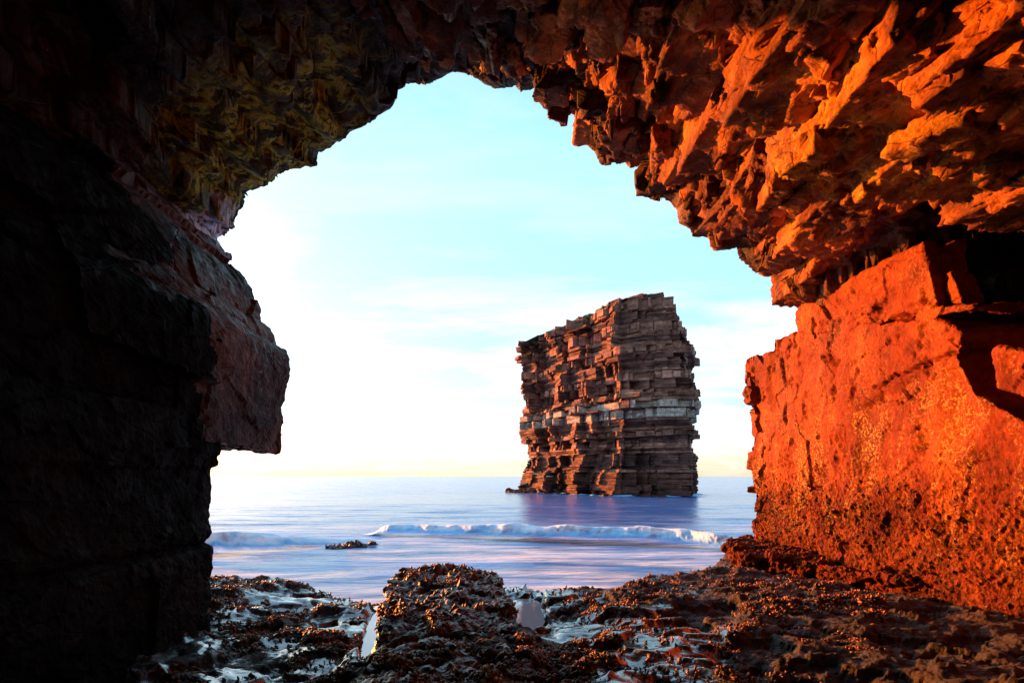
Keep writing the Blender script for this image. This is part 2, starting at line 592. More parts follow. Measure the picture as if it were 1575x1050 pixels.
def sea_mat():
    m, t, b = new_mat("silky sea water")
    p = pos(t)
    sp = N(t, 'ShaderNodeSeparateXYZ')
    t.links.new(p, sp.inputs[0])
    y = sp.outputs[1]
    # long-exposure foam veils, thick near the shore
    near = ramp(t, math_n(t, 'DIVIDE', y, 100.0), [(0.10, 1.0), (0.20, 1.0), (0.27, 0.85), (0.34, 0.42), (0.42, 0.18), (0.80, 0.14), (1.0, 0.32)])
    f1 = noise_n(t, mapping(t, p, (0.16, 0.62, 1), (0, 0, 0.12)), 1.0, 7, 0.62, 0.8)
    f2 = noise_n(t, mapping(t, p, (0.5, 2.4, 1), (0, 0, -0.08)), 1.0, 6, 0.6, 0.6)
    fm = math_n(t, 'ADD', math_n(t, 'MULTIPLY', f1, 0.7), math_n(t, 'MULTIPLY', f2, 0.3))
    foam = math_n(t, 'MULTIPLY', ramp(t, fm, [(0.40, 0.12), (0.52, 0.65), (0.60, 1.0)]), near, clamp=True)
    tint = ramp(t, noise_n(t, mapping(t, p, (0.12, 0.6, 1), loc=(5, 2, 0)), 1.0, 7, 0.65, 0.8), [(0.42, (0.22, 0.50, 1.0)), (0.50, (0.58, 0.74, 1.0)), (0.57, (0.88, 0.92, 1.0))])
    col = mix(t, foam, (0.02, 0.12, 0.42), tint)
    t.links.new(col, b.inputs['Base Color'])
    r = math_n(t, 'ADD', math_n(t, 'MULTIPLY', foam, 0.35), 0.14)
    t.links.new(r, b.inputs['Roughness'])
    b.inputs['IOR'].default_value = 1.45
    t.links.new(math_n(t, 'SUBTRACT', 0.5, math_n(t, 'MULTIPLY', foam, 0.42)), b.inputs['Specular IOR Level'])
    fadeb = ramp(t, math_n(t, 'DIVIDE', y, 600.0), [(0.0, 1.0), (0.1, 0.8), (1.0, 0.25)])
    h = math_n(t, 'ADD', noise_n(t, mapping(t, p, (0.25, 0.9, 1)), 1.0, 5, 0.55, 0.5),
               math_n(t, 'MULTIPLY', noise_n(t, mapping(t, p, (0.9, 2.6, 1)), 1.0, 4, 0.6, 0.3), 0.35))
    t.links.new(bump(t, math_n(t, 'MULTIPLY', h, fadeb), 0.6, 0.30), b.inputs['Normal'])
    return m


M_SEA = sea_mat()


def foam_mat():
    m, t, b = new_mat("breaking foam")
    p = pos(t)
    a = N(t, 'ShaderNodeAttribute', attribute_name='crest')
    n1 = noise_n(t, mapping(t, p, (0.5, 1, 1.6)), 1.0, 7, 0.65, 0.8)
    k = math_n(t, 'ADD', a.outputs['Fac'], math_n(t, 'MULTIPLY', math_n(t, 'SUBTRACT', n1, 0.5), 1.5))
    col = ramp(t, k, [(0.25, (0.06, 0.30, 1.0)), (0.62, (0.22, 0.62, 1.0)), (1.05, (0.92, 0.92, 1.0))])
    t.links.new(col, b.inputs['Base Color'])
    b.inputs['Roughness'].default_value = 0.5
    al = ramp(t, math_n(t, 'ADD', a.outputs['Fac'], math_n(t, 'MULTIPLY', math_n(t, 'SUBTRACT', n1, 0.5), 0.9)), [(0.05, 0.0), (0.6, 1.0)], 'EASE')
    t.links.new(al, b.inputs['Alpha'])
    t.links.new(bump(t, noise_n(t, mapping(t, p, (1, 1, 2)), 3.0, 6, 0.6, 0.8), 0.35, 0.1), b.inputs['Normal'])
    return m


M_FOAM = foam_mat()


def pool_mat():
    m, t, b = new_mat("still pool water")
    p = pos(t)
    b.inputs['Base Color'].default_value = (0.62, 0.66, 0.78, 1)  # pale base puts the mirrored sky into the water colour
    b.inputs['Roughness'].default_value = 0.05
    b.inputs['IOR'].default_value = 2.2
    b.inputs['Coat Weight'].default_value = 0.3
    b.inputs['Coat Roughness'].default_value = 0.03
    t.links.new(bump(t, noise_n(t, p, 6, 3, 0.5), 0.1, 0.01), b.inputs['Normal'])
    return m


M_POOL = pool_mat()

# ------------------------------------------------------------------ sea
ys = np.concatenate([np.geomspace(6, 60, 260), np.geomspace(61, 12000, 120)])
us = np.linspace(-1, 1, 361)
G = []
for u in us:
    hw = np.maximum(ys * 1.6, 22)
    G.append(np.stack([u * hw, ys, np.zeros_like(ys)], 1))
G = np.concatenate(G)
w = np.clip((G[:, 1] - 8) / 10, 0, 1) * np.clip((150 - G[:, 1]) / 60, 0, 1)
sw = fbm(G * (0.10, 0.42, 1), 1.0, 4, 0.5, 3)
G[:, 2] = 0.10 * sw * w
sea = link("sea", mesh_from("sea", G, grid_faces(len(us), len(ys))[:, ::-1], M_SEA, True))
tag(sea, kind="structure")

# ------------------------------------------------------------------ breaking wave
def wave(pts, name, label, seed):
    """pts: px, distance, height, run of the broken face in front"""
    n, mcount = 420, 44
    pts = np.array(pts, float)
    s = np.linspace(0, 1, n)
    sp = np.linspace(0, 1, len(pts))
    px = np.interp(s, sp, pts[:, 0])
    d = np.interp(s, sp, pts[:, 1])
    h = np.interp(s, sp, pts[:, 2])
    ends = np.clip(np.minimum(s, 1 - s) / 0.10, 0, 1)
    ends = ends * ends * (3 - 2 * ends)
    xx = (px - 787.5) / F * d
    t_ = np.linspace(0, 1, mcount)
    A = np.zeros((n, mcount, 3))
    cr = np.zeros((n, mcount))
    hn = 1 + 0.22 * fbm(np.stack([xx, d, np.zeros(n)], 1), 0.4, 2, 0.5, seed)
    for j, v in enumerate(t_):
        # front foot v=0 -> crest v=.45 -> long back v=1
        if v < 0.45:
            q = v / 0.45
            yo = -1.3 + 1.3 * q ** 1.3
            zo = q ** 1.7
        else:
            q = (v - 0.45) / 0.55
            yo = 4.5 * q
            zo = 0.5 * (1 + math.cos(math.pi * q))
        A[:, j, 0] = xx
        A[:, j, 1] = d + yo
        A[:, j, 2] = -0.04 + zo * h * ends * hn
        cr[:, j] = math.exp(-((v - 0.42) / 0.16) ** 2) * 0.9
    P = A.reshape(-1, 3)
    g = fbm(P * (0.7, 1.2, 2.0), 1.3, 5, 0.6, seed + 2)
    P[:, 2] += 0.03 * g * np.clip(P[:, 2] * 2.2, 0, 1)
    P[:, 1] += 0.30 * fbm(P * (0.7, 0.4, 1.0), 1.4, 4, 0.55, seed + 5) * np.clip(P[:, 2] * 2, 0, 1)
    me = mesh_from(name, P, grid_faces(n, mcount), M_FOAM, True)
    attr(me, "crest", cr.ravel())
    o = link(name, me)
    tag(o, label, "wave", "waves breaking in front of the shore")
    return o


wave([(560, 30, 0.1), (600, 29, 0.55), (680, 28, 0.72), (800, 27, 0.78), (900, 26, 0.80), (1000, 25, 0.80), (1060, 24, 0.78), (1100, 23, 0.7), (1180, 22, 0.5)],
     "breaking_wave", "long low white and blue wave breaking between the shelf and the sea stack", 4)
wave([(180, 21, 0.3), (300, 21, 0.75), (360, 22, 0.80), (430, 23.5, 0.5), (520, 25.5, 0.25), (600, 27, 0.1)],
     "breaking_wave", "pink tinted wave breaking just beside the dark left pillar", 9)

# ------------------------------------------------------------------ cave roof shell
OUT = [(200, 1150, 9.0), (200, 900, 9.0), (215, 600, 9.0), (245, 450, 9.0), (300, 385, 9.0), (333, 371, 9.0), (343, 362, 9.0), (362, 350, 9.0), (360, 340, 9.0), (375, 318, 9.0),
       (380, 300, 9.0), (392, 293, 9.0), (418, 283, 9.1), (426, 272, 9.1), (440, 264, 9.1), (462, 260, 9.2), (488, 256, 9.2), (492, 236, 9.3), (508, 229, 9.3), (530, 216, 9.3),
       (540, 202, 9.4), (560, 194, 9.4), (576, 187, 9.5), (583, 178, 9.5), (595, 163, 9.5), (597, 150, 9.6), (612, 138, 9.7), (625, 131, 9.7), (640, 130, 9.8), (655, 133, 9.8),
       (676, 122, 9.9), (690, 115, 9.9), (702, 112, 10), (714, 114, 10), (735, 124, 10), (748, 132, 10), (762, 138, 10), (778, 136, 10), (795, 134, 10), (801, 144, 10), (812, 140, 10),
       (823, 137, 10), (825, 152, 10), (842, 149, 10), (857, 151, 10), (862, 162, 10), (872, 170, 10), (882, 170, 10), (890, 190, 10), (897, 222, 10), (915, 234, 10), (918, 244, 10), (925, 256, 10),
       (944, 254, 10), (960, 252, 10.1), (968, 260, 10.1), (985, 258, 10.1), (986, 280, 10.2), (990, 300, 10.2), (1010, 304, 10.2), (1032, 312, 10.3), (1040, 326, 10.3), (1044, 345, 10.3),
       (1060, 352, 10.3), (1064, 365, 10.4), (1090, 366, 10.4), (1095, 385, 10.5), (1110, 386, 10.5), (1132, 380, 10.5), (1136, 398, 10.6), (1150, 410, 10.6), (1160, 420, 10.6), (1195, 422, 10.7),
       (1198, 445, 10.8), (1199, 460, 10.8), (1222, 463, 10.9), (1250, 452, 11), (1320, 425, 11.0), (1420, 560, 11.0), (1340, 800, 11), (1340, 1150, 11)]
OUT = np.array(OUT, float)
ANCH = {0: (-250, 1700, 4.0), 2: (-250, 600, 4.0), 4: (-235, 330, 4.0), 5: (-225, 230, 4.0), 9: (-160, 60, 4.0), 16: (0, -110, 4.2), 24: (260, -230, 4.4), 32: (560, -290, 4.5), 42: (780, -290, 4.5),
        48: (930, -280, 4.5), 57: (1120, -270, 4.5), 66: (1420, -200, 4.5), 72: (1640, -20, 4.5), 75: (1800, 20, 4.5), 77: (2100, 130, 4.5), 79: (2250, 732, 4.5), 80: (2150, 1600, 4.5)}
ai = sorted(ANCH)
MID = np.stack([np.interp(np.arange(len(OUT)), ai, [ANCH[k][c] for k in ai]) for c in range(3)], 1)
R3 = np.array([U(*r) for r in OUT])
M3 = np.array([U(*r) for r in MID])
B3 = M3.copy()
B3[:, 1] = -3.5
B3[:, 0] *= 0.95
B3[:, 2] = EYE + (B3[:, 2] - EYE) * 0.8
seg = np.linalg.norm(np.diff(OUT[:, :2], axis=0), axis=1)
seg = np.minimum(seg, 160)
arc = np.concatenate([[0], np.cumsum(seg)])
NT = 1000
tt = np.linspace(0, arc[-1], NT)
tt = np.unique(np.concatenate([tt, arc]))
NT = len(tt)
ip = lambda A: np.stack([np.interp(tt, arc, A[:, c]) for c in range(3)], 1)
Rt, Mt, Bt = ip(R3), ip(M3), ip(B3)
# smooth mid and back rings
def smooth(A, k):
    ker = np.hanning(k)
    ker /= ker.sum()
    P_ = np.pad(A, ((k // 2, k // 2), (0, 0)), 'edge')
    return np.stack([np.convolve(P_[:, c], ker, 'valid')[:len(A)] for c in range(3)], 1)
Mt = smooth(Mt, 41)
Bt = smooth(Bt, 81)
Rs = smooth(Rt, 61)
s1 = np.linspace(0, 1, 330) ** 0.9
rows = []
cen = np.array((0.3, 0, EYE + 1.0))
wrow = []
for s in s1:
    jag = math.exp(-s / 0.35)
    base_ = Rs + (Mt - Rs) * s
    rows.append(base_ + (Rt - Rs) * jag)
    wrow.append(min(1.0, s / 0.10))
rows += [Mt + (Bt - Mt) * s for s in np.linspace(0.05, 1, 24)]
wrow += [1.0] * 24
rows.append(np.tile(np.array((0.3, -4.2, EYE + 0.5)), (NT, 1)))
wrow.append(0)
# outer face: turns out into the cliff
outward = Rs - np.array((0.4, 0, EYE + 1.5)) * (1, 0, 1) - np.stack([np.zeros(NT), Rs[:, 1], np.zeros(NT)], 1)
outward /= np.linalg.norm(outward, axis=1)[:, None]
pre = []
for k, (o_, y_) in enumerate([(26, 0.6), (12, 0.3), (5, 0.1), (2.2, 0.3), (1.0, 0.35), (0.4, 0.22), (0.12, 0.08)]):
    q = Rt * (1 - min(1, o_ / 2)) + Rs * min(1, o_ / 2) + outward * o_
    q[:, 1] += np.where(Rt[:, 0] < -3.5, -0.25 * o_, y_)  # unseen left cliff drawn back to let the low sun onto the floor
    pre.append(q)
A = np.stack(pre + rows, 1)              # NT x rows x 3
wr = np.array([0.6, 0.6, 0.6, 0.5, 0.4, 0.2, 0.05] + wrow)
NR = A.shape[1]
P = A.reshape(-1, 3)
fc = grid_faces(NT, NR)
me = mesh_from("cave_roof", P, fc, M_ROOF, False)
Nn = normals(me)
ctr = np.array((0.3, 6, EYE + 1))
inn = ((ctr - P) * Nn).sum(1)
Nn = np.where((inn > 0)[:, None], Nn, -Nn)
Nn = -Nn   # pointing into the rock
Wt = np.tile(wr, NT)
jr = np.clip((P[:, 0] + 0.5) / 2.5, 0, 1)        # blockier towards the right
f1, e1 = facet(P, (0.75, 1.9, 0.7), 1.3, 2, Matrix.Rotation(0.12, 4, 'Z'))
f2, e2 = facet(P, (0.26, 0.6, 0.24), 1.3, 4, R2)
f3, e3 = facet(P, (0.09, 0.16, 0.08), 1.3, 6)
d = (0.30 * f1 + 0.10 * f2 + 0.03 * f3) * (0.55 + 0.55 * jr) + 0.05 * fbm(P, 1.2, 6, 0.6, 4)
d += 0.20 * fbm(P, 0.45, 3, 0.5, 9)
d += 0.05 * np.clip(1 - e1 * 10, 0, 1)
rim = 1 - Wt
d = d * Wt + np.abs(0.02 * f3 + 0.02 * f2) * rim
P2 = P + Nn * d[:, None]
# bedding: pull heights toward flat beds
bed = 0.42
zz1 = P2[:, 2] + 0.06 * P2[:, 0] + 0.10 * fbm(P2, 0.4, 2, 0.5, 5)
q = np.round(zz1 / bed) * bed
P2[:, 2] += (q - zz1) * 0.55 * Wt * np.clip((P2[:, 2] - EYE - 1.5), 0, 1)
setco(me, P2)
roof = link("cave_roof", me)
tag(roof, kind="structure")
SH = P2.reshape(NT, NR, 3)
NPRE = len(pre)

# opening polygon in the view, used to keep added blocks off the daylight
OPEN = [tuple(p[:2]) for p in OUT[5:75]] + [(1228, 475), (1185, 525), (1142, 555), (1150, 835), (600, 925), (325, 875), (338, 700), (430, 690), (446, 575), (400, 500), (330, 380)]


def in_open(px, py):
    c = False
    n = len(OPEN)
    j = n - 1
    for i in range(n):
        xi, yi = OPEN[i]
        xj, yj = OPEN[j]
        if (yi > py) != (yj > py) and px < (xj - xi) * (py - yi) / (yj - yi) + xi:
            c = not c
        j = i
    return c


def box_mesh(size, cuts, seed, amp=0.03, taper=0.85, mat=None, chip=(0.72, 1.0)):
    """a broken block: dense box with tapered faces, chipped corners, facets"""
    n = np.maximum(2, np.array(cuts))
    hs = np.array(size) / 2
    V = []
    Fs = []
    key = {}

    def vid(i, j, k):
        if (i, j, k) not in key:
            key[(i, j, k)] = len(V)
            V.append((i / n[0] * 2 - 1, j / n[1] * 2 - 1, k / n[2] * 2 - 1))
        return key[(i, j, k)]
    for ax in range(3):
        a, b_ = [(1, 2), (2, 0), (0, 1)][ax]
        for side in (0, n[ax]):
            for i in range(n[a]):
                for j in range(n[b_]):
                    ids = []
                    for (di, dj) in ((0, 0), (1, 0), (1, 1), (0, 1)):
                        idx = [0, 0, 0]
                        idx[ax] = side
                        idx[a] = i + di
                        idx[b_] = j + dj
                        ids.append(vid(*idx))
                    if side == 0:
                        ids = ids[::-1]
                    Fs.append(ids)
    V = np.array(V)
    r_ = np.random.default_rng(seed)
    sh = r_.uniform(-0.18, 0.18, (3, 3))
    np.fill_diagonal(sh, 0)
    V2 = V * hs
    V2 = V2 * (1 + (taper - 1) * (0.5 - 0.5 * V[:, 2:3]) * np.array((1, 1, 0)))
    V2 = V2 + (V2 @ sh) * (0.6 if chip[0] < 0.85 else 0.2)
    # chipped corners: cut by random planes
    L = np.linalg.norm(hs)
    for k in range(7):
        nv = r_.normal(size=3)
        nv /= np.linalg.norm(nv)
        lim = np.max(np.abs(nv) @ np.diag(hs) @ np.ones(3)) * r_.uniform(*chip)
        dd = V2 @ nv - lim
        V2 = V2 - np.clip(dd, 0, None)[:, None] * nv
    nr = V2 / np.linalg.norm(V2, axis=1)[:, None]
    off = r_.uniform(0, 50, 3)
    g1, _ = facet(V2 + off, (0.3, 0.45, 0.22), 1.2, seed % 17, R2)
    g2, _ = facet(V2 + off, (0.1, 0.13, 0.08), 1.2, seed % 13)
    V2 = V2 + nr * (amp * g1 + amp * 0.5 * g2 + amp * 0.4 * fbm(V2 + off, 5, 4, 0.65))[:, None]
    g3, _ = facet(V2 + off, (0.055, 0.07, 0.05), 1.3, seed % 11)
    V2 = V2 + nr * (0.012 * g3)[:, None]
    return mesh_from("roof_block", V2, np.array(Fs), mat, False)


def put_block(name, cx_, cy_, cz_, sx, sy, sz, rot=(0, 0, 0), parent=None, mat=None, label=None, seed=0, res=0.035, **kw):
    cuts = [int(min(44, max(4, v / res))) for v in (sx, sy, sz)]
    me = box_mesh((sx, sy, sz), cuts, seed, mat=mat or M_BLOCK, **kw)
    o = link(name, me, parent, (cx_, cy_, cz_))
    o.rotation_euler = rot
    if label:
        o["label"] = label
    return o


E = EYE
# slabs one can point at in the roof (x0,x1,y0,y1,h0,h1 above the eye)
SPEC = [
    (1.10, 2.2, 7.3, 9.95, 5.66, 7.0, (0.03, 0.10, -0.03), "long bright orange face of hanging slab at the crown of the arch", 0.025),
    (2.45, 3.5, 5.6, 8.3, 4.35, 5.6, (0.0, 0.06, 0.04), "sunlit flank of long slab slanting up to the top edge", 0.03),
    (3.72, 5.2, 3.9, 6.3, 3.00, 4.2, (-0.02, 0.05, 0.02), "narrow sunlit edge of wide dark slab low on the right", 0.03),
    (4.85, 5.9, 9.2, 10.6, 3.15, 4.6, (0, 0.05, 0), "dark squared block hanging over the top of the right wall", 0.02),
    (4.95, 6.3, 4.4, 6.7, 2.86, 3.4, (0.0, 0.12, 0), "smooth orange slab above the black hollow", 0.03),
    (3.15, 4.1, 6.9, 9.2, 3.9, 4.9, (0, 0.15, 0.06), None, 0.04),
    (3.0, 3.85, 4.3, 6.8, 3.28, 4.3, (0.02, 0.05, -0.04), None, 0.04),
    (2.35, 3.1, 3.9, 6.2, 3.75, 4.7, (-0.02, 0.1, 0.03), None, 0.04),
    (3.3, 4.2, 3.4, 4.7, 3.0, 3.8, (0.05, 0.1, 0.1), None, 0.05),
    (1.7, 2.4, 4.6, 7.0, 4.55, 5.4, (0.0, 0.1, 0.0), None, 0.04),
    (4.0, 5.0, 6.4, 8.8, 3.35, 4.5, (0, 0.12, -0.05), None, 0.04),
]
for k, (x0, x1, y0, y1, h0, h1, rot, lab, amp) in enumerate(SPEC):
    r_s = random.Random(300 + k)
    for q in range(int(10 * (x1 - x0) * (y1 - y0) / 1.5)):
        bx, by = r_s.uniform(x0, x1), r_s.uniform(y0, y1)
        ss = r_s.uniform(0.12, 0.34)
        px_, py_ = 787.5 + F * bx / by, 732 - F * (h0 - ss * 0.5) / by
        if in_open(px_ - 12, py_ + 12) or in_open(px_, py_ + 14) or (px_ > 1250 and py_ > 330):
            continue
        put_block("roof_block", bx, by, E + h0 + r_s.uniform(-0.02, 0.05), ss, ss * r_s.uniform(1.0, 3.2), ss * r_s.uniform(0.5, 0.9),
                  (r_s.gauss(0, .12), r_s.gauss(.1, .25), r_s.gauss(0, .2)), roof, M_BLOCK, None, 500 + k * 40 + q, amp=0.035, taper=r_s.uniform(.5, .9), res=0.045)
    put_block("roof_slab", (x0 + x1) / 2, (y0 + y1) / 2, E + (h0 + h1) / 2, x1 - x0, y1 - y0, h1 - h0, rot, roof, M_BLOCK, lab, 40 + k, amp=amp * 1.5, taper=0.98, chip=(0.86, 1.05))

cnt = 0
tries = 0
t_lo = int(np.searchsorted(tt, arc[24]))
t_hi = int(np.searchsorted(tt, arc[76]))
while cnt < 290 and tries < 4000:
    tries += 1
    u = random.random() ** 0.75
    ti = int(t_lo + (t_hi - t_lo) * u)
    si = NPRE + int(4 + random.random() ** 1.3 * 290)
    c = SH[ti, si]
    if c[1] < 3.6 or c[0] < -1.8:
        continue
    if 787.5 + F * c[0] / c[1] > 1250 and 732 - F * (c[2] - E) / c[1] > 300:
        continue
    sx = random.uniform(0.16, 0.5)
    sy = random.uniform(0.5, 2.0)
    sz = random.uniform(0.2, 0.5)
    if cnt > 150:
        sx, sy, sz = sx * 0.55, sy * 0.5, sz * 0.6
    rot = (random.gauss(0, 0.12), random.gauss(0.15, 0.25), random.gauss(0.0, 0.16))
    Rm = Matrix.Rotation(rot[2], 3, 'Z') @ Matrix.Rotation(rot[1], 3, 'Y') @ Matrix.Rotation(rot[0], 3, 'X')
    bad = 0
    for a in (-1, 1):
        for b_ in (-1, 1):
            for c_ in (-1, 1):
                v = Rm @ Vector((a * sx / 2, b_ * sy / 2, c_ * sz / 2)) + Vector(c)
                px = 787.5 + F * v.x / v.y
                py = 732 - F * (v.z - E) / v.y
                if in_open(px - 3, py + 3) or in_open(px, py + 5):
                    bad = 1
    if bad:
        continue
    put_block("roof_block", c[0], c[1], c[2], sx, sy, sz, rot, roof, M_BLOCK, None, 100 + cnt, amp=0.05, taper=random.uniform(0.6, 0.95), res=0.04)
    cnt += 1

# ------------------------------------------------------------------ right wall
wall = bpy.data.objects.new("rock_wall", None)
COL.objects.link(wall)
wall.location = (5.5, 8, 1.2)
tag(wall, "broad flat sunlit orange wall, barnacled low down, right of the opening", "rock wall")


def yz(pts, x=5.3):
    o_ = []
    for px, py in pts:
        y_ = x * F / (px - 787.5)
        o_.append((y_, EYE + (732 - py) / F * y_))
    return o_


CRACKS = []
for pts_, wd_, dp_ in (([(1200, 548), (1206, 585)], .07, .12), ([(1208, 625), (1212, 650)], .08, .12), ([(1243, 680), (1246, 752), (1262, 752)], .05, .10), ([(1258, 455), (1278, 490)], .06, .14),
                       ([(1265, 548), (1292, 558)], .07, .10), ([(1360, 492), (1400, 488)], .06, .12), ([(1350, 595), (1380, 576), (1430, 560), (1482, 537)], .035, .06),
                       ([(1385, 600), (1395, 612), (1420, 615)], .03, .05), ([(1270, 800), (1275, 770)], .04, .08), ([(1250, 490), (1250, 520)], .05, .06)):
    q_ = yz(pts_)
    for a_, b_ in zip(q_, q_[1:]):
        CRACKS.append((a_, b_, wd_, dp_))


def wall_piece(pts, x0, x1, vox, seed, label=None, name="wall_slab", skew=(0, 0)):
    me = prism(pts, x0, x1, 0, vox)
    P = coords(me)
    Nn = normals(me)
    f1, e1 = facet(P, (1.6, 2.2, 1.3), 1.0, seed, R1)
    f2, e2 = facet(P, (0.35, 0.45, 0.35), 1.0, seed + 2, R2)
    f3, _ = facet(P, (0.06, 0.07, 0.06), 1.0, seed + 4)
    low = np.clip((3.6 - P[:, 2]) / 1.2, 0.15, 1)
    f1 = f1 * np.clip(e1 * 9, 0, 1)
    d_ = 0.05 * f1 + (0.012 + 0.012 * low) * f2 + 0.020 * f3 * low + 0.02 * fbm(P, 6, 4, 0.6, seed) * (0.5 + low)
    d_ += 0.035 * fbm(P, 1.1, 3, 0.5, seed)
    # pits where mussels have fallen away
    pit = np.clip(fbm(P, 2.6, 3, 0.6, seed + 8) - 0.42, 0, 1)
    d_ -= 0.13 * pit
    for (a_, b_, wd, dp) in CRACKS:
        ay, az = a_
        by, bz = b_
        wob = 0.05 * fbm(P, 3.0, 3, 0.6, 91)
        q1 = P[:, 1] + wob
        q2 = P[:, 2] + wob
        t1 = np.clip(((q1 - ay) * (by - ay) + (q2 - az) * (bz - az)) / ((by - ay) ** 2 + (bz - az) ** 2), 0, 1)
        ds = np.hypot(q1 - ay - t1 * (by - ay), q2 - az - t1 * (bz - az))
        d_ -= dp * np.clip(1 - ds / wd, 0, 1)
    edge_far = np.clip((P[:, 1] - 11.6) / 1.0, 0, 1)
    d_ += 0.10 * f2 * edge_far
    setco(me, P + Nn * d_[:, None])
    me.materials.clear()
    me.materials.append(M_WALL)
    o = link(name, me, None)
    o.parent = wall
    o.matrix_parent_inverse = Matrix.Translation(-Vector(wall.location))
    if label:
        o["label"] = label
    return o


main = yz([(1160, 870), (1158, 830), (1156, 700), (1153, 640), (1143, 600), (1146, 552), (1168, 546), (1188, 538), (1190, 520), (1222, 506), (1330, 498), (1432, 488), (1482, 510), (1474, 548), (1500, 604), (1585, 652), (1800, 760)])
main = main + [(3.2, 2.9), (3.2, 0.6), (12.4, 0.6)]
wall_piece(main, 5.28, 6.9, 0.026, 1, "main face of the right wall with barnacles and mussels low down")
upper = yz([(1226, 500), (1224, 478), (1234, 466), (1268, 448), (1330, 418), (1395, 385), (1418, 372), (1428, 420), (1440, 468), (1438, 492), (1330, 506), (1228, 514)])
wall_piece(upper, 5.31, 5.85, 0.024, 5, "smooth rust red upper slab of the wall with slanting top edge")
s3 = yz([(1452, 470), (1452, 430), (1466, 415), (1478, 440), (1486, 468)], 5.5)
wall_piece(s3, 5.45, 5.75, 0.02, 6, "small flame shaped orange fragment at the back of the hollow")
s4 = yz([(1420, 487), (1440, 474), (1475, 470), (1510, 470), (1510, 474), (1475, 480), (1450, 490)], 5.4)
wall_piece(s4, 5.3, 6.6, 0.02, 7)
s5 = yz([(1531, 536), (1580, 541), (1800, 500), (1800, 690), (1640, 640), (1572, 606), (1538, 594)], 5.3)
wall_piece(s5, 5.3, 6.6, 0.026, 8, "orange block right of the diagonal crack")

# stepped ledge at the foot of the wall
ledge_pts = [(4.05, 10.1), (4.35, 11.7), (4.8, 12.6), (5.8, 12.9), (5.9, 6.5), (5.25, 6.8), (5.0, 8.2), (4.85, 9.3)]
me = prism(ledge_pts, 0.5, 1.62, 2, 0.03)
rockify(me, 0.07, (0.7, 0.7, 0.3), 0.03, (0.25, 0.25, 0.15), 0.018, 0.03, 21)
me.materials.append(M_WALL)
o = link("rock_ledge", me)
tag(o, "low stepped ledge jutting out from the foot of the orange wall", "ledge")

def shade_near(me, y0):
    """cave shade painted on the inner part of the rock, ending in a ragged line"""
    me.materials.append(M_DARK)  # near-black stone puts the shade of the inner cave into the colour
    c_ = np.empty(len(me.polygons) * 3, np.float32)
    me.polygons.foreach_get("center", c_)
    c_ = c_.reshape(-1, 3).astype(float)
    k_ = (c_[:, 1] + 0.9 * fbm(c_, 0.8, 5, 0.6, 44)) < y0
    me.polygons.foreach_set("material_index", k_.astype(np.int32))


# ------------------------------------------------------------------ left pillar and overhanging block
def xz(pts, d):
    return [((px - 787.5) / F * d, EYE + (732 - py) / F * d) for px, py in pts]


pp = xz([(342, 640), (340, 690), (334, 716), (325, 724), (325, 760), (321, 800), (325, 812), (322, 826), (312, 829), (314, 838), (326, 842), (327, 862), (322, 900), (318, 960)], 6.6)
pp = pp + [(-3.55, 0.4), (-6.8, 0.4), (-6.8, pp[0][1])]
me = prism(pp, 0.5, 6.6, 1, 0.035)
rockify(me, 0.04, (1.4, 2.0, 1.4), 0.012, (0.3, 0.4, 0.3), 0.008, 0.012, 31, crack=0.0)
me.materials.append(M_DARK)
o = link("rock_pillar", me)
tag(o, "tall black pillar of rock at the left, below the overhanging block", "rock pillar")

bp = xz([(300, 365), (333, 384), (352, 402), (372, 425), (388, 450), (396, 478), (399, 505), (412, 508), (419, 520), (421, 532), (436, 540), (445, 552), (447, 580), (440, 610), (437, 645), (431, 668), (429, 694), (400, 691), (345, 686)], 8.0)
bp = bp + [(-5.2, EYE + 0.45), (-6.8, EYE + 0.4), (-6.8, EYE + 3.3)]
me = prism(bp, 3.4, 8.0, 1, 0.035)
P = coords(me)
# near end steps back from the view so its end face looks across the cave
kx = np.clip((6.2 - P[:, 1]) / 2.4, 0, 1)
P[:, 0] -= 0.45 * kx * np.clip((P[:, 0] + 6.5) / 2, 0, 1)
setco(me, P)
rockify(me, 0.07, (1.1, 1.6, 1.2), 0.02, (0.35, 0.5, 0.5), 0.006, 0.012, 33, crack=0.0, lump=0.03)
me.materials.append(rock_mat("overhang rock", (0.014, 0.009, 0.009), (0.075, 0.046, 0.044), (0.16, 0.105, 0.10), (0.36, 0.34, 0.42), 0.60, 1.3, (0.35, 0.7), 0.018, crk=0.3, pores=0.25))
shade_near(me, 5.9)
o = link("rock_block", me)
tag(o, "huge overhanging brown block jutting into the opening above the left pillar", "rock block")

lp = [(-4.28, EYE + 3.32), (-4.62, EYE + 3.9), (-4.92, EYE + 4.42), (-5.6, EYE + 4.5), (-5.8, EYE + 3.0), (-5.0, EYE + 3.0)]
me = prism(lp, 2.2, 8.7, 1, 0.04)
rockify(me, 0.05, (1.2, 1.8, 1.2), 0.02, (0.4, 0.5, 0.4), 0.005, 0.01, 35, crack=0.0)
me.materials.append(rock_mat("leaning slab rock", (0.014, 0.009, 0.009), (0.065, 0.040, 0.038), (0.13, 0.085, 0.082), None, 0.64, 1.1, (0.35, 0.7), 0.015, crk=0.3, pores=0.25,
                             white=((0.62, 0.66, 0.80), (-4.45, 8.1, EYE + 3.7), 0.75)))
shade_near(me, 6.4)
o = link("leaning_slab", me)
tag(o, "smooth dark mauve slab with a white streak, wedged above the overhanging block", "rock slab")

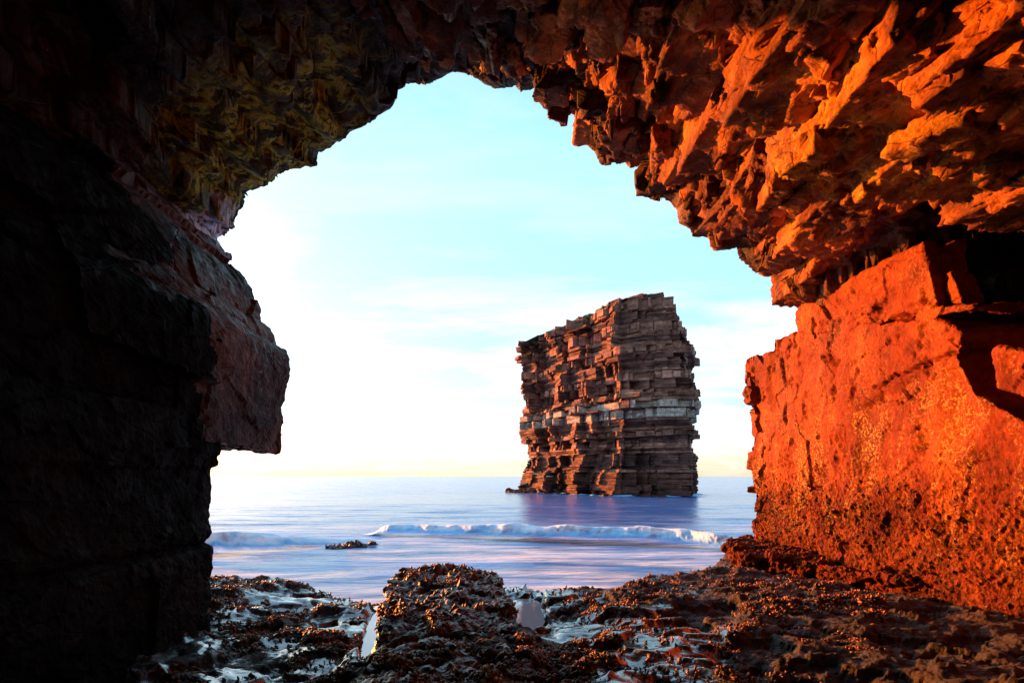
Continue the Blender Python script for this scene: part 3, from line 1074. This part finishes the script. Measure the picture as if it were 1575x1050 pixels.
# ------------------------------------------------------------------ shore shelf (heightfield)
ex = np.array([-8, -5.2, -3.9, -3.0, -2.2, -1.6, -0.2, 0.3, 0.9, 1.7, 2.9, 3.9, 4.6, 9])
ey = np.array([9.9, 9.8, 9.7, 9.5, 9.15, 8.9, 8.5, 8.35, 8.3, 8.8, 9.6, 10.9, 12.6, 13.2])
POOLS = [  # centre x, y, half x, half y, level
    (0.14, 6.95, 0.20, 0.70, 1.34, 0.0),
    (-1.70, 7.0, 0.11, 1.15, 1.06, -0.2),
]


def wetness(x, y):
    P = np.stack([x, y, np.zeros_like(x)], 1)
    return 0.38 + 0.9 * fbm(P, 0.9, 4, 0.55, 30) + 0.35 * np.clip((-1.0 - x) / 1.5, 0, 1) + 0.4 * np.exp(-((x - 0.75 + (y - 6) * 0.2) / 0.5) ** 2) - 0.75 * np.clip((x - 1.6) / 1.5, 0, 1)


def shelf_h(x, y):
    P = np.stack([x, y, np.zeros_like(x)], 1)
    left = np.clip((-1.2 - x) / 0.5, 0, 1)
    z = 1.38 - left * 0.30 + np.clip((-2.4 - x) / 2.2, 0, 1) * 0.22
    z = z + 0.10 * np.clip((x - 1.0) / 1.5, 0, 1) * np.clip((9.5 - y) / 3, 0, 1)
    rid = 1 - np.abs(fbm(P * (0.8, 1.25, 1), 1.0, 3, 0.55, 2)) * 2
    z += 0.07 * rid + 0.12 * fbm(P, 0.55, 3, 0.5, 6)
    f1_, e_ = facet(P + 0.08 * fbm(P, 4, 2, 0.5, 18)[:, None], (0.55, 0.38, 1.0), 1.0, 3)
    z += 0.06 * f1_ * np.clip(e_ * 6, 0, 1) * (1 - 0.6 * np.clip((x - 1.5) / 1.5, 0, 1))
    dry = 1 - 0.8 * np.clip((wetness(x, y) - 0.35) / 0.3, 0, 1)
    z += (0.05 * fbm(P, 3.2, 4, 0.62, 7) + 0.02 * fbm(P, 14, 3, 0.6, 8)) * dry
    # layered little steps
    st = 0.11
    zq = np.round(z / st) * st
    z = z + (zq - z) * 0.2
    ed = np.interp(x, ex, ey) + 0.35 * fbm(P, 0.9, 4, 0.6, 12)
    dd = y - ed
    z = np.where(dd > 0, z - np.clip(dd * 1.6, 0, 3.0), z)
    z = z - 0.16 * np.clip(1 + dd / 1.2, 0, 1) ** 2
    for cx_, cy_, rx, ry, lv, sk in POOLS:
        r = np.sqrt((((x - cx_) - sk * (y - cy_)) / rx) ** 2 + ((y - cy_) / ry) ** 2) + 0.55 * fbm(P, 2.2, 4, 0.6, 15)
        k = np.clip((1.5 - r) / 0.6, 0, 1)
        z = z * (1 - k) + (lv - 0.09) * k
    return z


yr = np.geomspace(2.4, 15.5, 560)
xr = np.linspace(-8, 8.5, 640)
# denser x sampling towards the middle
XX, YY = np.meshgrid(xr, yr, indexing='ij')
x_ = XX.ravel()
y_ = YY.ravel()
z_ = shelf_h(x_, y_)
me = mesh_from("rock_shelf", np.stack([x_, y_, z_], 1), grid_faces(len(xr), len(yr)), M_SHELF, True)
Pf = np.stack([x_, y_, np.zeros_like(x_)], 1)
wetm = wetness(x_, y_)
attr(me, "wet", wetm)
shelf = link("rock_shelf", me)
tag(shelf, kind="structure")
# floor behind the camera
bv = [(-8, -4.5, 1.3), (8.5, -4.5, 1.3), (8.5, 2.5, 1.3), (-8, 2.5, 1.3)]
o = link("cave_floor", mesh_from("cave_floor", bv, [(0, 1, 2, 3)], M_SHELF))
tag(o, kind="structure")

for (cx_, cy_, rx, ry, lv, sk), lab in zip(POOLS, ("small bright tide pool on the shelf right of the central outcrop", "narrow bright channel of water along the left side of the outcrop")):
    n = 40
    V = [(cx_, cy_, lv)]
    for ring in (0.6, 1.35):
        for a in range(n):
            th = 2 * math.pi * a / n
            yy = ry * ring * math.sin(th)
            V.append((cx_ + rx * ring * math.cos(th) + sk * yy, cy_ + yy, lv))
    Fs = [(0, 1 + a, 1 + (a + 1) % n) for a in range(n)]
    Fs += [(1 + a, 1 + n + a, 1 + n + (a + 1) % n, 1 + (a + 1) % n) for a in range(n)]
    o = link("tide_pool", mesh_from("tide_pool", V, Fs, M_POOL))
    tag(o, lab, "tide pool")

# central outcrop
oc = [(-1.15, 4.8), (-1.30, 5.7), (-1.52, 6.9), (-1.74, 8.1), (-1.6, 8.45), (-0.9, 8.6), (-0.32, 8.5), (-0.14, 7.7), (-0.06, 6.6), (0.15, 5.6), (0.1, 4.2), (-0.6, 3.6), (-1.15, 3.9)]
me = prism(oc, 0.3, 1.65, 2, 0.026)
P = coords(me)
top = np.clip((P[:, 2] - 0.6) / 1.1, 0, 1)
P[:, 2] -= top * (0.13 * np.clip((6.4 - P[:, 1]) / 1.6, 0, 1.4) + 0.10 * np.clip((P[:, 0] + 0.7) / 0.7, 0, 1) + 0.02)
setco(me, P)
rockify(me, 0.05, (0.55, 0.6, 0.3), 0.035, (0.2, 0.24, 0.12), 0.018, 0.030, 41, crack=0.03, lump=-0.01)
me.materials.append(M_OUT)
out = link("rock_outcrop", me)
tag(out, "raised mussel covered outcrop in the middle of the shelf", "rock outcrop")
OUTC = coords(me)
OUTN = normals(me)

# reef awash in front
rp = [(-7.9, 23.6), (-7.4, 24.4), (-6.6, 24.8), (-5.8, 24.6), (-6.2, 24.0), (-6.9, 23.4), (-7.4, 23.2)]
me = prism(rp, -0.5, 0.12, 2, 0.07)
rockify(me, 0.14, (0.6, 0.6, 0.4), 0.08, (0.2, 0.24, 0.2), 0.03, 0.12, 43)
me.materials.append(M_OUT)
o = link("reef_rock", me)
tag(o, "flat brown reef rock awash in the water between pillar and outcrop", "reef")

# ------------------------------------------------------------------ mussels and weed (stuff)
import bmesh
bm = bmesh.new()
bmesh.ops.create_icosphere(bm, subdivisions=1, radius=1)
ICO = np.array([v.co[:] for v in bm.verts])
ICF = np.array([[v.index for v in f.verts] for f in bm.faces])
bm.free()


def nubs(P, Nv, size, name, label, cat, seed, mat):
    r_ = np.random.default_rng(seed)
    n = len(P)
    rot = r_.normal(size=(n, 3, 3))
    Q, _ = np.linalg.qr(rot)
    sc = size[:, None] * np.stack([r_.uniform(0.35, 0.6, n), r_.uniform(0.6, 0.9, n), r_.uniform(1.1, 1.8, n)], 1)
    V = ICO[None] * sc[:, None, :]
    V = np.einsum('nvi,nij->nvj', V, Q) + P[:, None] + Nv[:, None] * (size * 0.3)[:, None, None]
    Fi = (ICF[None] + (np.arange(n) * len(ICO))[:, None, None]).reshape(-1, 3)
    me = mesh_from(name, V.reshape(-1, 3), Fi, mat, False)
    o = link(name, me)
    tag(o, label, cat, kind="stuff")
    return o


n = 120000
yy = 3.2 * (11.5 / 3.2) ** rng.random(n)
xx = rng.uniform(-0.62, 0.66, n) * yy + 0.0
Pm = np.stack([xx, yy, np.zeros(n)], 1)
den = fbm(Pm, 1.3, 4, 0.6, 50) + 0.25 * fbm(Pm, 5, 2, 0.5, 51) + 0.12
keep = (den > 0.12) & ((wetness(xx, yy) < 0.55) | ((xx < -1.5) & (yy > 6.5) & (rng.random(n) < 0.6)) | (rng.random(n) < 0.12)) & ((xx < 1.4) | (rng.random(n) < 0.35)) & (yy < np.interp(xx, ex, ey) + 0.2) & (xx < 4.9)
for cx_, cy_, rx, ry, lv, sk in POOLS:
    keep &= ((((xx - cx_) - sk * (yy - cy_)) / rx) ** 2 + ((yy - cy_) / ry) ** 2) > 1.6
xx, yy, den = xx[keep][:30000], yy[keep][:30000], den[keep][:30000]
zz_ = shelf_h(xx, yy)
nubs(np.stack([xx, yy, zz_ + 0.006], 1), np.tile((0, 0, 1.0), (len(xx), 1)), rng.uniform(0.008, 0.024, len(xx)) * (0.55 + 0.07 * yy), "shore_mussels", "clumps of mussels and weed all over the shelf", "mussels", 3, M_MUS)
sel = np.where((OUTN[:, 2] > 0.1) | (OUTN[:, 0] < -0.4))[0]
dn_ = fbm(OUTC[sel], 1.8, 3, 0.6, 61)
sel = sel[dn_ > 0.1]
sel = rng.choice(sel, min(5000, len(sel)), replace=False)
nubs(OUTC[sel], OUTN[sel], rng.uniform(0.010, 0.028, len(sel)), "outcrop_mussels", "mussels crusting the central outcrop", "mussels", 4, M_MUS)

# ------------------------------------------------------------------ sea stack
stack = bpy.data.objects.new("sea_stack", None)
COL.objects.link(stack)
stack.location = (14, 92, 0)
tag(stack, "tall layered sea stack standing alone in the water", "sea stack")
# plan corners going round (front-left edge far left, prow, right end, back)
CA = np.array((1.84, 105.0))
CB = np.array((16.2, 84.0))
CC = np.array((25.6, 81.0))
CD = np.array((29.3, 93.0))
CE = np.array((9.0, 113.0))
# silhouette offsets by height (fraction), metres outward at left end and right end
LH = [(0, 0.6), (0.05, 0.1), (0.13, -0.4), (0.22, -1.6), (0.30, -1.0), (0.36, -0.2), (0.46, -0.2), (0.50, -0.7), (0.6, -0.5), (0.7, -0.1), (0.85, 0.0), (0.94, 0.2), (1.0, 0.4)]
RH = [(0, 0.0), (0.10, 0.15), (0.20, 0.25), (0.26, -0.5), (0.31, 0.2), (0.40, -0.9), (0.45, 0.2), (0.55, 0.3), (0.60, -0.9), (0.68, -0.6), (0.72, 0.0), (0.80, -1.3), (0.90, -2.3), (0.94, -2.9), (0.96, -4.0), (1.0, -4.4)]
FH = [(0, 0.8), (0.1, 0.3), (0.18, -0.8), (0.30, -1.5), (0.36, 0.3), (0.48, 0.8), (0.53, -0.3), (0.66, 0.0), (0.70, 0.5), (0.8, 0.3), (0.9, 0.5), (1.0, -0.2)]
HT = 29.7


def hfun(tab, h):
    a = np.array(tab)
    return float(np.interp(h, a[:, 0], a[:, 1]))


def stack_top(p):
    """height of the flat, slightly tilted top over the plan"""
    t_ = np.clip((p[0] - CA[0]) / (CC[0] - CA[0]), 0, 1)
    return np.interp(t_, [0, 0.18, 0.32, 0.46, 0.6, 0.85, 1.0], [27.2, 27.9, 28.5, 28.9, 29.4, 29.2, 28.3])


def plan(h, z, seed, blk, depth):
    """jagged outline of one bed, made of joint-bounded steps"""
    r_ = random.Random(seed)
    lo = hfun(LH, h)
    ro = hfun(RH, h)
    fo = hfun(FH, h)
    corners = [CA + (-lo * 0.9, -lo * 0.3), CA * 0.62 + CB * 0.38 + (-fo * .8, -fo * .5), CB + (-fo * 0.4, -fo * 0.9), (CB + CC) / 2 + (ro * 0.3, -fo * 0.8), CC + (ro, -fo * 0.3), CD + (ro, 0), CE + (0, 0.5)]
    pts = []
    for i in range(len(corners)):
        a, b_ = np.array(corners[i], float), np.array(corners[(i + 1) % len(corners)], float)
        L = np.linalg.norm(b_ - a)
        dr = (b_ - a) / L
        nr = np.array((dr[1], -dr[0]))        # outward (clockwise seen from above would flip; checked below)
        pos_ = 0
        front = i < 5
        while pos_ < L - 0.2:
            wdt = min(r_.uniform(0.5, 1.6) * blk if front else 4.0, L - pos_)
            mid_ = a + dr * (pos_ + wdt / 2)
            broad = float(fbm(np.array([[mid_[0], mid_[1], z * 0.25]]), 0.16, 3, 0.55, 70)[0]) * 2.9
            loc_ = float(fbm(np.array([[mid_[0], mid_[1], z * 0.6]]), 0.6, 2, 0.5, 71)[0]) * 0.7
            off = broad + loc_ + r_.uniform(-depth, depth)
            if not front:
                off = 0
            if front and r_.random() < 0.12:
                off -= depth * 1.6
            tp = r_.uniform(-0.25, 0.25) * depth
            if i > 2:
                off = off * 0.45
            if i < 3 and r_.random() < 0.6:
                tp = -min(wdt, 2.2) * r_.uniform(0.15, 0.45)
            pts.append(a + dr * (pos_ + 0.02) + nr * (off + tp))
            pts.append(a + dr * (pos_ + wdt - 0.02) + nr * (off - tp))
            pos_ += wdt
    return pts


def poly_prism(pts, z0, z1, mat, top_fn=None, name="rock_layer", rag=0.0, rnd=None, inset=0.0):
    n = len(pts)
    c = np.mean(np.array(pts), 0)
    V = []
    for lev, z in ((0, z0), (1, z1)):
        for p in pts:
            q_ = np.array(p)
            zz = z
            if lev == 1 and top_fn is not None:
                zz = min(z, top_fn(p))
            if rnd is not None:
                zz += rnd.uniform(-rag, rag)
                q_ = q_ + np.array((rnd.uniform(-rag, rag), rnd.uniform(-rag, rag)))
            V.append((q_[0], q_[1], zz))
    Fs = [tuple(range(n - 1, -1, -1)), tuple(range(n, 2 * n))]
    for i in range(n):
        j = (i + 1) % n
        Fs.append((i, j, j + n, i + n))
    return mesh_from(name, V, Fs, mat)


r_ = random.Random(5)
z = -1.0
k = 0
grp = 0
grp_end = -9
pinv = Matrix.Translation(-Vector(stack.location))


def child(name, me, par, lab=None):
    o = link(name, me)
    o.parent = par
    if par is stack:
        o.matrix_parent_inverse = pinv
    if lab:
        o["label"] = lab
    return o


# thick beds at given heights (fraction): start, end, material, label
BANDS = [(0.387, 0.428, 2, None), (0.428, 0.435, 0, None), (0.435, 0.468, 2, "pale grey band of upright blocks running across the middle of the stack"),
         (0.68, 0.735, 1, None), (0.80, 0.845, 1, None), (0.905, 0.955, 1, "thick grey bed just below the grassy top"), (0.468, 0.484, 1, None), (0.30, 0.325, 1, None), (0.575, 0.61, 1, None)]
while z < HT:
    h = max(0, z / HT)
    band = next((b_ for b_ in BANDS if b_[0] <= h < b_[1]), None)
    if band:
        th = band[1] * HT - z + 0.001
        mat = M_ST[band[2]]
        blk, dep = 1.2, 0.38
    else:
        th = r_.choice([0.10, 0.14, 0.18, 0.24, 0.32, 0.5])
        nxt = min([b_[0] * HT for b_ in BANDS if b_[0] * HT > z + 0.02] + [HT])
        th = min(th, nxt - z)
        mat = M_ST[3] if h < 0.12 else M_ST[0] if r_.random() < 0.62 else M_ST[1]
        blk, dep = (1.3, 0.32) if th > 0.3 else (1.9, 0.20)
        if h < 0.18:
            dep *= 0.6
    th = max(th, 0.05)
    extra = 0.25 if band else r_.choice([0.14, 0.06, 0.0, -0.05, -0.16])
    if band and band[2] == 2:
        extra = r_.choice([0.1, 0.25])
    if band or z >= grp_end:
        grp += 1
        grp_end = z + (th if band else r_.choice([0.4, 0.8, 1.2, 1.8]))
        grp_blk = blk * r_.uniform(0.9, 1.7)
        grp_z = z
        grp_dep = dep * 1.5
    pts = plan(min(1, h + th / HT / 2), grp_z, 900 + grp, grp_blk, grp_dep)
    c = np.mean(np.array(pts), 0)
    pts = [p + (p - c) / np.linalg.norm(p - c) * extra for p in pts]
    tf = stack_top if z + th > 25 else None
    if tf is not None and all(tf(p) < z for p in pts):
        break
    if tf is not None:
        # beds above the sloping top stop where the top cuts them
        keepp = [p for p in pts if tf(p) > z + 0.02]
        if len(keepp) < 6:
            break
        if len(keepp) < len(pts):
            pts = keepp
    me = poly_prism(pts, z + 0.004, z + th, mat, tf, rag=0.07, rnd=r_)
    lay = child("rock_layer", me, stack, band[3] if band else None)
    if band:
        # free-standing joint blocks on the face of the thick beds
        A_ = [p for p in pts if (p[0] < 27 and p[1] < (107 - (p[0] - 2) * 0.3))]
        for q in range(0, len(A_) - 1, 2):
            if r_.random() < 0.55:
                a, b_ = A_[q], A_[q + 1]
                wv = b_ - a
                L = np.linalg.norm(wv)
                if L < 0.3 or L > 4:
                    continue
                dr = wv / L
                nr = np.array((dr[1], -dr[0]))
                pr = r_.uniform(0.15, 0.6)
                f0, f1_ = r_.uniform(0.0, 0.25), r_.uniform(0.6, 1.0)
                bpz0 = z + th * (r_.uniform(0.0, 0.35) if band[2] == 1 else 0.01)
                bpz1 = z + th * (r_.uniform(0.7, 0.98) if band[2] == 1 else r_.uniform(0.94, 1.04))
                quad = [a + wv * f0 - nr * 0.4, a + wv * f0 + nr * pr, a + wv * f1_ + nr * (pr + r_.uniform(-0.15, 0.15)), a + wv * f1_ - nr * 0.4]
                bme = poly_prism(quad, bpz0, min(bpz1, stack_top(a) - 0.02), mat if r_.random() < 0.8 else M_ST[1] if r_.random() < 0.8 else M_ST[0], None, "block", 0.05, r_)
                child("block", bme, lay)
    z += th
    k += 1

# grass cap following the top
cp = plan(0.97, 27.5, 4000, 1.0, 0.3)
c = np.mean(np.array(cp), 0)
V = []
NRG = 10
for ring in range(NRG):
    f = 1 - ring / NRG
    for p in cp:
        q_ = c + (p - c) * (f * 0.985)
        V.append((q_[0], q_[1], stack_top(q_) + 0.12 + 0.25 * math.sin(ring * 1.3 + q_[0]) * (ring > 0) - (0.35 if ring == 0 else 0)))
V.append((c[0], c[1], stack_top(c) + 0.2))
n = len(cp)
Fs = []
for ring in range(NRG - 1):
    for i in range(n):
        j = (i + 1) % n
        Fs.append((ring * n + i, ring * n + j, (ring + 1) * n + j, (ring + 1) * n + i))
for i in range(n):
    Fs.append(((NRG - 1) * n + i, (NRG - 1) * n + (i + 1) % n, NRG * n))
child("grass_cap", mesh_from("grass_cap", V, Fs, M_GRASS), stack)
# low foot running out at the far left
foot = [(-0.9, 105.5), (0.4, 102.0), (4.0, 99.0), (6.0, 101.0), (4.0, 108.0)]
me = prism(foot, -0.6, 0.55, 2, 0.2)
rockify(me, 0.35, (1.6, 1.6, 1.0), 0.2, (0.7, 0.7, 0.5), 0.0, 0.1, 77)
me.materials.append(M_ST[3])
child("foot_ledge", me, stack, "low ledge at the far left foot of the stack")

# wash round the foot of the stack
wp = plan(0.02, 0.0, 901, 1.0, 0.2)
c = np.mean(np.array(wp), 0)
V, cr = [], []
ringo = [(-0.6, 0.10, 0.7), (0.15, 0.22, 0.9), (0.8, 0.10, 0.55), (1.9, 0.05, 0.25), (3.2, 0.03, 0.0)]
for off_, zf, cv in ringo:
    for q, p in enumerate(wp):
        dv = (p - c) / np.linalg.norm(p - c)
        ww = 0.5 + 0.5 * math.sin(q * 0.9) * math.sin(q * 0.37 + 1)
        V.append((*(p + dv * (off_ * (0.6 + 0.7 * ww))), zf * (0.4 + ww)))
        cr.append(cv * (0.25 + 0.6 * ww))
n = len(wp)
Fs = [(a * n + i, (a + 1) * n + i, (a + 1) * n + (i + 1) % n, a * n + (i + 1) % n) for a in range(len(ringo) - 1) for i in range(n)]
me = mesh_from("surf_wash", V, Fs, M_FOAM, True)
attr(me, "crest", cr)
o = link("surf_wash", me)
tag(o, "thin white wash round the foot of the sea stack", "surf", kind="stuff")

print("stack layers", k, "roof blocks", cnt)
